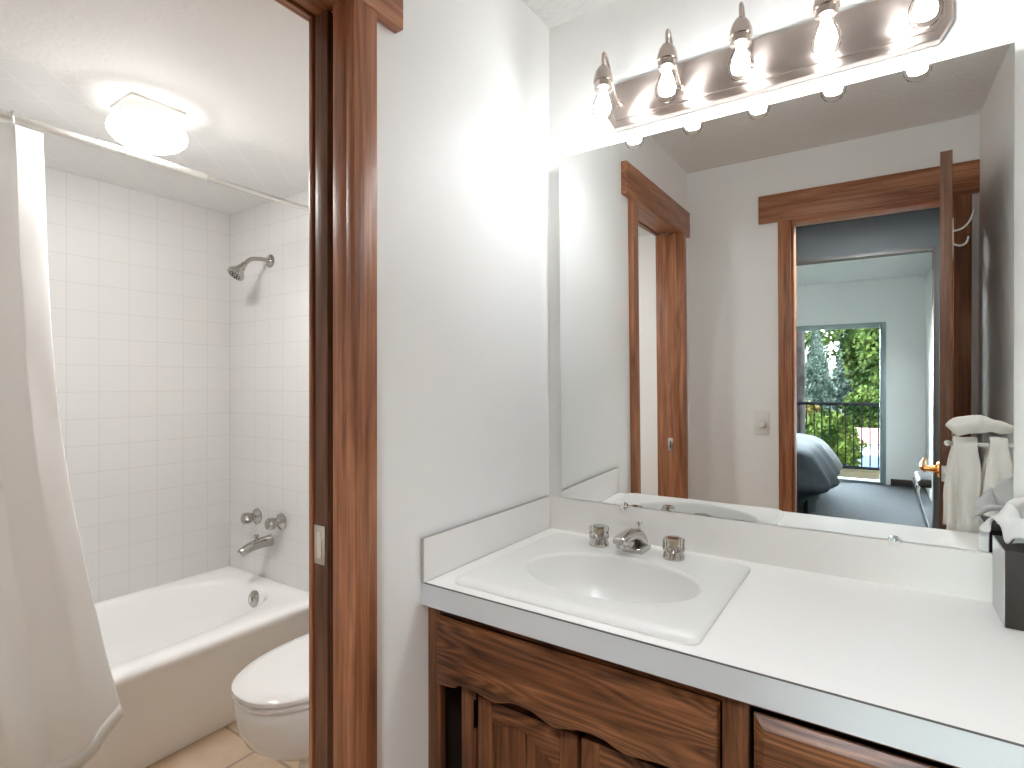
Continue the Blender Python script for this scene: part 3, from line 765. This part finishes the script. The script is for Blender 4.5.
d2 = thing('door_2', (1.168, -1.668, .012), 'brown veneer door standing open toward the towel wall', 'door', kind='structure')
hg = Vector((1.160, -1.655, 0)); ed = Vector((1.096, -.965, 0)); dv = (ed-hg); DL = dv.length; dv.normalize()
DM = Matrix.Translation(hg) @ Matrix(((dv.x, -dv.y, 0, 0), (dv.y, dv.x, 0, 0), (0, 0, 1, 0), (0, 0, 0, 1)))   # local +x along the leaf, +y toward -x side
MB().box(0, DL, -.0175, .0175, .012, 2.046, .002, 2, DM).build('leaf', M['door'], d2)
def dl(x, y, z): return DM @ Vector((x, y, z))
nrm = (DM.to_3x3() @ Vector((0,1,0)))
fp = MB().box(DL-.001, DL+.0012, -.011, .011, .872, .928, .0005, 1, DM).build('latch_plate', M['steel'], d2)
MB().lathe([(.001,0),(.007,0),(.006,.008),(.001,.009)], dl(DL+.001, 0, .900), dv, 14).build('latch_bolt', M['steel'], fp)
lv = MB().lathe([(.001,0),(.029,0),(.028,.006),(.014,.012),(.011,.03),(.011,.046)], dl(DL-.062,.0175,.905), nrm, 22)
lv.tube([dl(DL-.062,.060,.905), dl(DL-.085,.066,.908), dl(DL-.13,.066,.916), dl(DL-.175,.062,.925)], [.013,.012,.010,.007], 14)
lv.build('lever_handle', M['brass'], d2)
lv2 = MB().lathe([(.001,0),(.029,0),(.028,.006),(.014,.012),(.011,.03),(.011,.046)], dl(DL-.062,-.0175,.905), -nrm, 22)
lv2.tube([dl(DL-.062,-.058,.905), dl(DL-.085,-.060,.908), dl(DL-.15,-.060,.916)], [.012,.011,.008], 14)
lv2.build('lever_handle', M['steel'], d2)
for hz in (.25, 1.0, 1.8):
    MB().tube([dl(-.006,-.020,hz-.04), dl(-.006,-.020,hz+.04)], .006, 10).build('hinge', M['steel'], d2)
hk = thing('coat_hook', tuple(dl(DL-.13, -.018, 1.76)), 'white double coat hook on the open door', 'hook')
MB().box(DL-.142, DL-.118, -.0215, -.0176, 1.70, 1.83, .001, 1, DM).build('plate', M['plastic'], hk)
MB().tube(smoothpath([dl(DL-.13,-.020,1.785), dl(DL-.13,-.045,1.790), dl(DL-.13,-.068,1.815), dl(DL-.13,-.080,1.855)], 5), .0035, 10).build('upper_prong', M['plastic'], hk)
MB().tube(smoothpath([dl(DL-.13,-.020,1.738), dl(DL-.13,-.040,1.728), dl(DL-.13,-.058,1.736), dl(DL-.13,-.064,1.758)], 5), .0035, 10).build('lower_prong', M['plastic'], hk)

tr = thing('towel_bar', (RW, -.66, 1.046), 'chrome towel arm reaching out from the wall near the mirror', 'towel bar')
MB().tube([(RW-.004,-.66,1.046),(1.075,-.66,1.046)], .0075, 14).build('bar', M['chrome'], tr)
MB().lathe([(.001,0),(.026,0),(.024,.008),(.012,.014),(.001,.014)], (RW-.0005,-.66,1.046), (-1,0,0), 22).build('wall_flange', M['chrome'], tr)
MB().ball((1.073,-.66,1.046), .010, 14).build('end_knob', M['chrome'], tr)
def drape(x0, x1, front, back, th, seed, bar_z=1.046, flare=.02, lift=0):
    """towel folded over the arm: a thick sheet down both sides of y = -.66"""
    mb = MB(); n = 40; r = .0095+lift
    prof = []
    for i in range(n+1):
        t = i/n
        Lf, Lb = front, back; tot = Lf + PI*r + Lb; s_ = t*tot
        if s_ < Lf: prof.append((-.66 + r + flare*((Lf-s_)/Lf)**1.2, bar_z - (Lf-s_), 1))
        elif s_ < Lf+PI*r:
            a = (s_-Lf)/r; prof.append((-.66 + r*math.cos(a), bar_z + r*math.sin(a), 0))
        else: prof.append((-.66 - r - flare*((s_-Lf-PI*r)/Lb), bar_z - (s_-Lf-PI*r), -1))
    def f(u, v):
        i = int(round(u*n)); y, z, sgn = prof[i]
        w = x0 + (x1-x0)*v - .016*max(0, bar_z-z)/.28*(1-v)
        k = noise.noise((v*3.1+seed, z*9, seed*1.7))
        pin = 1 - .22*math.exp(-((z-bar_z)/.05)**2)
        wc = (x0+x1)/2
        return (wc + (w-wc)*pin + .006*noise.noise((z*11, seed, v)), y + sgn*.012*k*min(1, abs(z-bar_z)*14) + sgn*.011*math.sin(v*PI*3.4+seed)*min(1, abs(z-bar_z)*7), z + .004*k)
    mb.grid(f, n, 28); mb.smooth_ang = 180
    return mb
tw1 = drape(1.080, 1.150, .285, .27, .02, 1.3, flare=.030, lift=.0095).build('hand_towel', M['towel'], None, solid=.014, sub=1)
tag(tw1, 'long cream terry hand towel hanging over the towel arm, door side', 'towel', 'cream towels on the towel arm')
tw2 = drape(1.166, 1.220, .21, .2, .02, 5.2, flare=.024, lift=.0095).build('hand_towel', M['towel'], None, solid=.014, sub=1)
tag(tw2, 'shorter cream terry towel hanging over the towel arm, wall side', 'towel', 'cream towels on the towel arm')
# rolled washcloth lying across the top
pth = smoothpath([(1.080,-.634,1.088),(1.096,-.638,1.100),(1.13,-.646,1.1065),(1.165,-.657,1.1065),(1.20,-.665,1.101),(1.228,-.672,1.093)], 7)
mb = MB(); nn_ = len(pth)
mb.tube(pth, [.020+.009*math.sin(PI*min(1, (i_+2)/(nn_*.75))) - .012*max(0, i_/nn_-.8)/.2 for i_ in range(nn_)], 22); mb.smooth_ang = 180
for v in mb.b.verts:
    p = v.co.copy(); v.co += Vector((noise.noise(p*30)*.003, noise.noise(p*38+Vector((3,0,0)))*.006, noise.noise(p*34+Vector((0,5,0)))*.006))
ob = mb.build('washcloth', M['towel'], None, sub=1)
tag(ob, 'folded white washcloth draped across the top of the two hanging towels', 'towel')

# ------------------------------------------------------------------ hall and bedroom seen in the mirror
YH = -3.0; YW = -5.57; ZBR = 2.20
struct('wall_hall', MB().box(-.9, .2, YH-.1, YH, 0, 2.397).box(1.235, 2.4, YH-.1, YH, 0, 2.397).box(.2, 1.235, YH-.1, YH, 2.05, 2.397), M['hall'], 'shade-toned hall wall around the opening to the bedroom', 'wall')
t3 = thing('trim_3', (.72, YH, 0), 'thin dark edging of the bedroom opening', 'door frame', kind='structure')
MB().box(1.222, 1.236, YH-.102, YH+.004, 0, 2.05).build('jamb', M['darktrim'], t3)
MB().box(.2, 1.236, YH-.102, YH+.004, 2.036, 2.056).build('head_jamb', M['darktrim'], t3)
struct('ceiling', MB().box(-.9, 2.4, YH, -1.80, 2.31, 2.45), M['bath_ceil'], 'white ceiling of the hall', 'ceiling')
struct('wall_hall_side', MB().box(RW+.1, 2.4, -1.80, -1.70, 0, 2.45), M['hall'], 'shade-toned hall wall beyond the vanity room', 'wall')
struct('wall_hall_end', MB().box(-1.0, -.9, YH-.1, -1.80, 0, 2.45), M['hall'], 'shade-toned wall closing one end of the hall', 'wall')
struct('wall_hall_end', MB().box(2.3, 2.4, YH-.1, -1.80, 0, 2.45), M['hall'], 'shade-toned wall closing the other end of the hall', 'wall')
struct('ceiling', MB().box(-2.6, 1.5, YW, YH-.1, ZBR, ZBR+.1), M['bath_ceil'], 'white textured ceiling of the bedroom', 'ceiling')
WX0, WX1, WZ1 = -2.3, 1.024, 1.742
struct('wall_window', MB().box(-2.6, WX0, YW-.12, YW, 0, 2.3).box(WX1, 1.5, YW-.12, YW, 0, 2.3).box(WX0, WX1, YW-.12, YW, WZ1, 2.3), M['bedwall'], 'pale bedroom wall around the sliding glass door', 'wall')
struct('wall_bedroom', MB().box(1.36, 1.5, YW, YH-.1, 0, 2.3), M['bedwall'], 'pale bedroom wall beyond the stool', 'wall')
struct('wall_bedroom_far', MB().box(-2.7, -2.6, YW, YH-.1, 0, 2.3), M['bedwall'], 'pale bedroom wall at the head of the bed', 'wall')
struct('wall_bedroom_inner', MB().box(-2.6, -.9, YH-.1, YH, 0, 2.3), M['bedwall'], 'pale bedroom wall on the hall side', 'wall')
struct('baseboard_bedroom', MB().box(WX1+.04, 1.36, YW, YW+.015, 0, .07, .003), M['darktrim'], 'dark baseboard beside the sliding glass door', 'baseboard')
struct('roof', MB().box(-2.8, 2.6, YW-.2, .2, 2.6, 2.7), M['darktrim'], 'flat roof over the rooms', 'roof')
wn = thing('window_1', ((WX0+WX1)/2, YW-.06, 0), 'sliding glass door with a grey-green metal frame onto the balcony', 'window', kind='structure')
fw = MB()
fw.box(WX1-.055, WX1, YW-.10, YW+.004, 0, WZ1, .003).box(WX0, WX0+.055, YW-.10, YW+.004, 0, WZ1, .003).box(WX0+.055, WX1-.055, YW-.10, YW+.004, WZ1-.055, WZ1, .003).box(WX0+.055, WX1-.055, YW-.10, YW+.004, 0, .03, .003)
fw.box(-.17, -.11, YW-.07, YW-.03, .03, WZ1-.055, .003)
fw.build('window_frame', M['alum'], wn)
MB().box(WX0+.055, -.17, YW-.053, YW-.047, .03, WZ1-.055).build('pane', M['glass'], wn)
MB().box(-.11, WX1-.055, YW-.053, YW-.047, .03, WZ1-.055).build('pane', M['glass'], wn)

# flush hall ceiling lamp, added out of view to fill the cabinet front
hl = thing('hall_fill_lamp', (.86, -2.10, 2.31), 'added round flush fill lamp on the hall ceiling, out of view', 'ceiling light')
MB().lathe([(.001,0),(.165,0),(.165,.030),(.150,.030),(.150,.016),(.001,.016)], (.86,-2.10,2.3095), (0,0,-1), 32).build('housing', M['whitemetal'], hl)
MB().lathe([(.001,0),(.149,0),(.149,.006),(.001,.006)], (.86,-2.10,2.294), (0,0,-1), 32).build('diffuser', M['hallfill'], hl)

# bed
bd = thing('bed', (-.6, -4.35, 0), 'bed with a blue-grey duvet hanging over its foot corner', 'bed')
MB().box(-2.3, .36, -5.0, -3.72, .16, .50, .05, 4).build('mattress', M['mattress'], bd)
def duv(u, v):
    # u around the hem from head side, v from centre line of the top out to the hem
    X = -2.2 + (2.62)*u
    Y = -5.06 + 1.40*v
    ex = max(0, (X-.28)/.14); ey = max(0, (abs(Y+4.36)-.60)/.10)
    e = min(1, math.hypot(ex, ey))
    z = .585 + .02*noise.noise((X*3, Y*3, 0)) - .05*e**2
    return (X, Y, z)
mb = MB(); k = 56
def dring(x1, y0, y1, z, wob, ph):
    out = []
    for (a, b_, _) in rrect(-2.25, x1, y0, y1, z, .16, 16):
        nz_ = noise.noise((a*4+ph, b_*4, z*3))
        out.append((a + wob*nz_ + (wob*.9*math.sin(b_*14+ph) if a > x1-.2 else 0), b_ + wob*nz_, z + wob*.3*noise.noise((a*5, b_*5, 4))))
    return out
mb.loops([dring(.46,-5.06,-3.64,.03,.025,0), dring(.46,-5.06,-3.64,.12,.03,.2), dring(.50,-5.08,-3.62,.20,.03,.4), dring(.60,-5.12,-3.57,.24,.04,.8), dring(.635,-5.13,-3.55,.275,.04,1), dring(.60,-5.12,-3.57,.34,.03,1.1),
          dring(.545,-5.09,-3.62,.43,.02,1.4), dring(.49,-5.05,-3.67,.51,.012,1.7), dring(.43,-5.0,-3.73,.565,.01,2), dring(.33,-4.9,-3.84,.595,.01,2.3), dring(.1,-4.7,-4.04,.60,.01,2.3)], False, True)
mb.smooth_ang = 180
mb.build('duvet', M['duvet'], bd, sub=1)
for (lx, ly) in ((.40,-3.74), (.40,-4.98), (-2.2,-3.8), (-2.2,-4.9)):
    MB().box(lx-.03, lx+.03, ly-.03, ly+.03, 0, .17, .004).build('leg', M['deck'], bd)

# stool with chrome legs beyond the hall opening
so = thing('footstool', (1.28, -3.55, 0), 'dark footstool with curved chrome legs beyond the door lever', 'stool')
MB().box(1.165, 1.352, -3.78, -3.38, .40, .46, .02, 3).build('seat', M['boxdark'], so)
for (sy_) in (-3.75, -3.60, -3.41):
    MB().tube(smoothpath([(1.17,sy_,.41),(1.165,sy_,.36),(1.18,sy_,.28),(1.215,sy_,.15),(1.255,sy_,.008)], 5), .012, 12).build('leg', M['chrome'], so)
    MB().tube([(1.335,sy_,.41),(1.33,sy_,.2),(1.325,sy_,.008)], .012, 12).build('leg', M['chrome'], so)

# balcony
struct('floor_balcony', MB().box(-2.4, 2.6, -6.75, YW-.12, -.16, -.05), M['deck'], 'pale board floor of the balcony', 'floor')
rl = thing('balcony_railing', (0, -6.66, -.05), 'black metal balcony railing with upright bars', 'railing')
MB().box(-2.3, 2.5, -6.685, -6.635, .775, .81, .004).build('top_rail', M['black'], rl)
MB().box(-2.3, 2.5, -6.675, -6.645, -.03, .005, .003).build('bottom_rail', M['black'], rl)
bal = None
for k in range(46):
    x = .27-.0875*22 + .0875*k
    if bal is None:
        bal = MB().box(x-.007, x+.007, -6.667, -6.653, .004, .776).build('baluster', M['black'], rl); bal0 = x
    else:
        b2 = bal.copy(); COL.objects.link(b2); b2.parent = rl; b2.location.x = x-bal0
for px_ in (-2.28, 2.48):
    MB().box(px_-.02, px_+.02, -6.68, -6.64, -.05, .776).build('post', M['black'], rl)

# outdoors
gd = MB()
def grd(u, v):
    x = -14 + 28*u; y = -6.9 - 34*v
    d = -y-6.9
    z = -.45 - .5*min(1, d/6) + .10*max(0, d-14) + .05*noise.noise((x*.5, y*.5, 0))
    return (x, y, z)
gd.grid(grd, 40, 40); gd.smooth_ang = 180
tag(gd.build('lawn', M['lawn'], None), 'sunlit green lawn beyond the balcony', 'lawn', None, 'structure')
def gz(y):
    d = -y-6.9
    return -.45 - .5*min(1, d/6) + .10*max(0, d-14)
def foliage(cx, cy_, cz, rx, ry, rz, n, s, seed, cone=False):
    rnd = random.Random(seed); mb = MB()
    for _ in range(int(n*2.2)):
        while True:
            p = Vector((rnd.uniform(-1,1), rnd.uniform(-1,1), rnd.uniform(-1,1)))
            if p.length <= 1 and p.length > .35: break
        if cone:
            h = rnd.random()**1.4; a = rnd.uniform(0, 2*PI); r = (1-h)*math.sqrt(rnd.uniform(.25,1))
            p = Vector((r*math.cos(a), r*math.sin(a), 2*h-1))
        else:
            k = 1 + .35*noise.noise(p*2.2 + Vector((seed, 0, 0))); p *= k
        c = Vector((cx+p.x*rx, cy_+p.y*ry, cz+p.z*rz))
        u = Vector((rnd.gauss(0,1), rnd.gauss(0,1), rnd.gauss(0,1))).normalized()
        w = u.orthogonal().normalized(); ss = s*rnd.uniform(.6, 1.25)
        q_ = [mb.b.verts.new(c+u*ss), mb.b.verts.new(c+w*ss*.45), mb.b.verts.new(c-u*ss), mb.b.verts.new(c-w*ss*.45)]
        mb.b.faces.new(q_)
    return mb
def tree(name, x, y, h, rx, rz, m, label, n, s, seed, cone=False, tr_=.09):
    g = gz(y)
    t = thing(name, (x, y, g), label, 'tree' if 'tree' in name or name == 'spruce' else 'shrub', 'plants beyond the balcony')
    foliage(x, y, g+h-rz, rx, rx, rz, n, s, seed, cone).build('crown', m, t, smooth=False)
    MB().tube([(x, y, g-.1), (x+.03, y, g+h*.4), (x, y, g+h*.8)], [tr_, tr_*.8, tr_*.3], 10).build('trunk', M['bark'], t)
tree('bush', .26, -9.0, 1.13, .50, .60, M['leaf_a'], 'bright green round bush just behind the balcony railing', 2600, .055, 3, tr_=.03)
tree('deciduous_tree', 1.25, -16.4, 5.4, 1.05, 2.2, M['leaf_b'], 'tall green tree beside the blue-based shed', 4200, .11, 7)
tree('deciduous_tree', .25, -23.5, 8.4, 2.0, 3.2, M['leaf_b'], 'tall green tree rising behind the silvery spruce', 3600, .14, 9)
tree('deciduous_tree', 4.6, -20.5, 6.5, 1.6, 2.6, M['leaf_a'], 'light green tree farthest from the bark trunk', 3000, .14, 19)
tree('deciduous_tree', 3.2, -27.5, 9.5, 2.6, 4.2, M['leaf_b'], 'broad dark green tree at the very back of the garden', 3000, .24, 23)
tree('spruce', -.28, -14.9, 3.3, .75, 1.6, M['leaf_c'], 'silvery blue spruce behind the bright bush', 3600, .075, 11, True)
tree('spruce', .42, -19.4, 5.2, .7, 2.1, M['leaf_c'], 'taller silvery spruce standing between two green trees', 3000, .08, 13, True)
tree('shrub', -.58, -12.5, 1.45, .62, .45, M['leaf_d'], 'yellow-green shrub at the foot of the silvery spruce', 1600, .07, 15, tr_=.03)
tree('shrub', .85, -14.0, 1.7, .5, .55, M['leaf_b'], 'dark green shrub above the red-brown shed roof', 1800, .07, 17, tr_=.03)
tt = thing('tree_trunk', (-.02, -7.7, gz(-7.7)), 'dark rough bark trunk close beside the balcony', 'tree')
mb = MB(); n = 26; rings = []
for j in range(40):
    z = gz(-7.7)-.1 + 5.2*j/39
    rings.append([(-.06 + (.135+.018*noise.noise((math.cos(a)*5, math.sin(a)*5, z*4)))*math.cos(a), -7.7 + (.135+.018*noise.noise((math.cos(a)*5, math.sin(a)*5, z*4)))*math.sin(a), z) for a in [2*PI*i/n for i in range(n)]])
mb.loops(rings); mb.build('bark', M['bark'], tt)
hs = thing('shed', (1.05, -12.0, gz(-12)), 'low white shed with red-brown roof and blue base', 'shed')
MB().box(.40, 1.9, -12.9, -12.0, gz(-12)-.05, -.60).build('base', M['bluebase'], hs)
MB().box(.42, 1.88, -12.88, -12.02, -.60, -.335).build('wall', M['siding'], hs)
MB().prism([(-11.94,-.345),(-12.45,-.07),(-12.96,-.345)], .36, 1.94, 'x').build('roof', M['redroof'], hs)
MB().box(.62, .80, -12.025, -12.005, -.50, -.46).build('window', M['windowdark'], hs)
ho = thing('house', (-1.6, -30, gz(-30)), 'white house far beyond the trees', 'house')
MB().box(-3.6, -.95, -34, -30, gz(-30)-.2, 2.75).build('wall', M['siding'], ho)
MB().prism([(-3.9,2.7),(-.65,2.7),(-2.2,3.7)], -34.2, -29.7, 'y').build('roof', M['windowdark'], ho)
for (wx, wz) in ((-1.75,2.1),(-1.3,2.1),(-1.75,1.3)):
    MB().box(wx-.13, wx+.13, -30.03, -29.98, wz, wz+.4).build('window', M['windowdark'], ho)
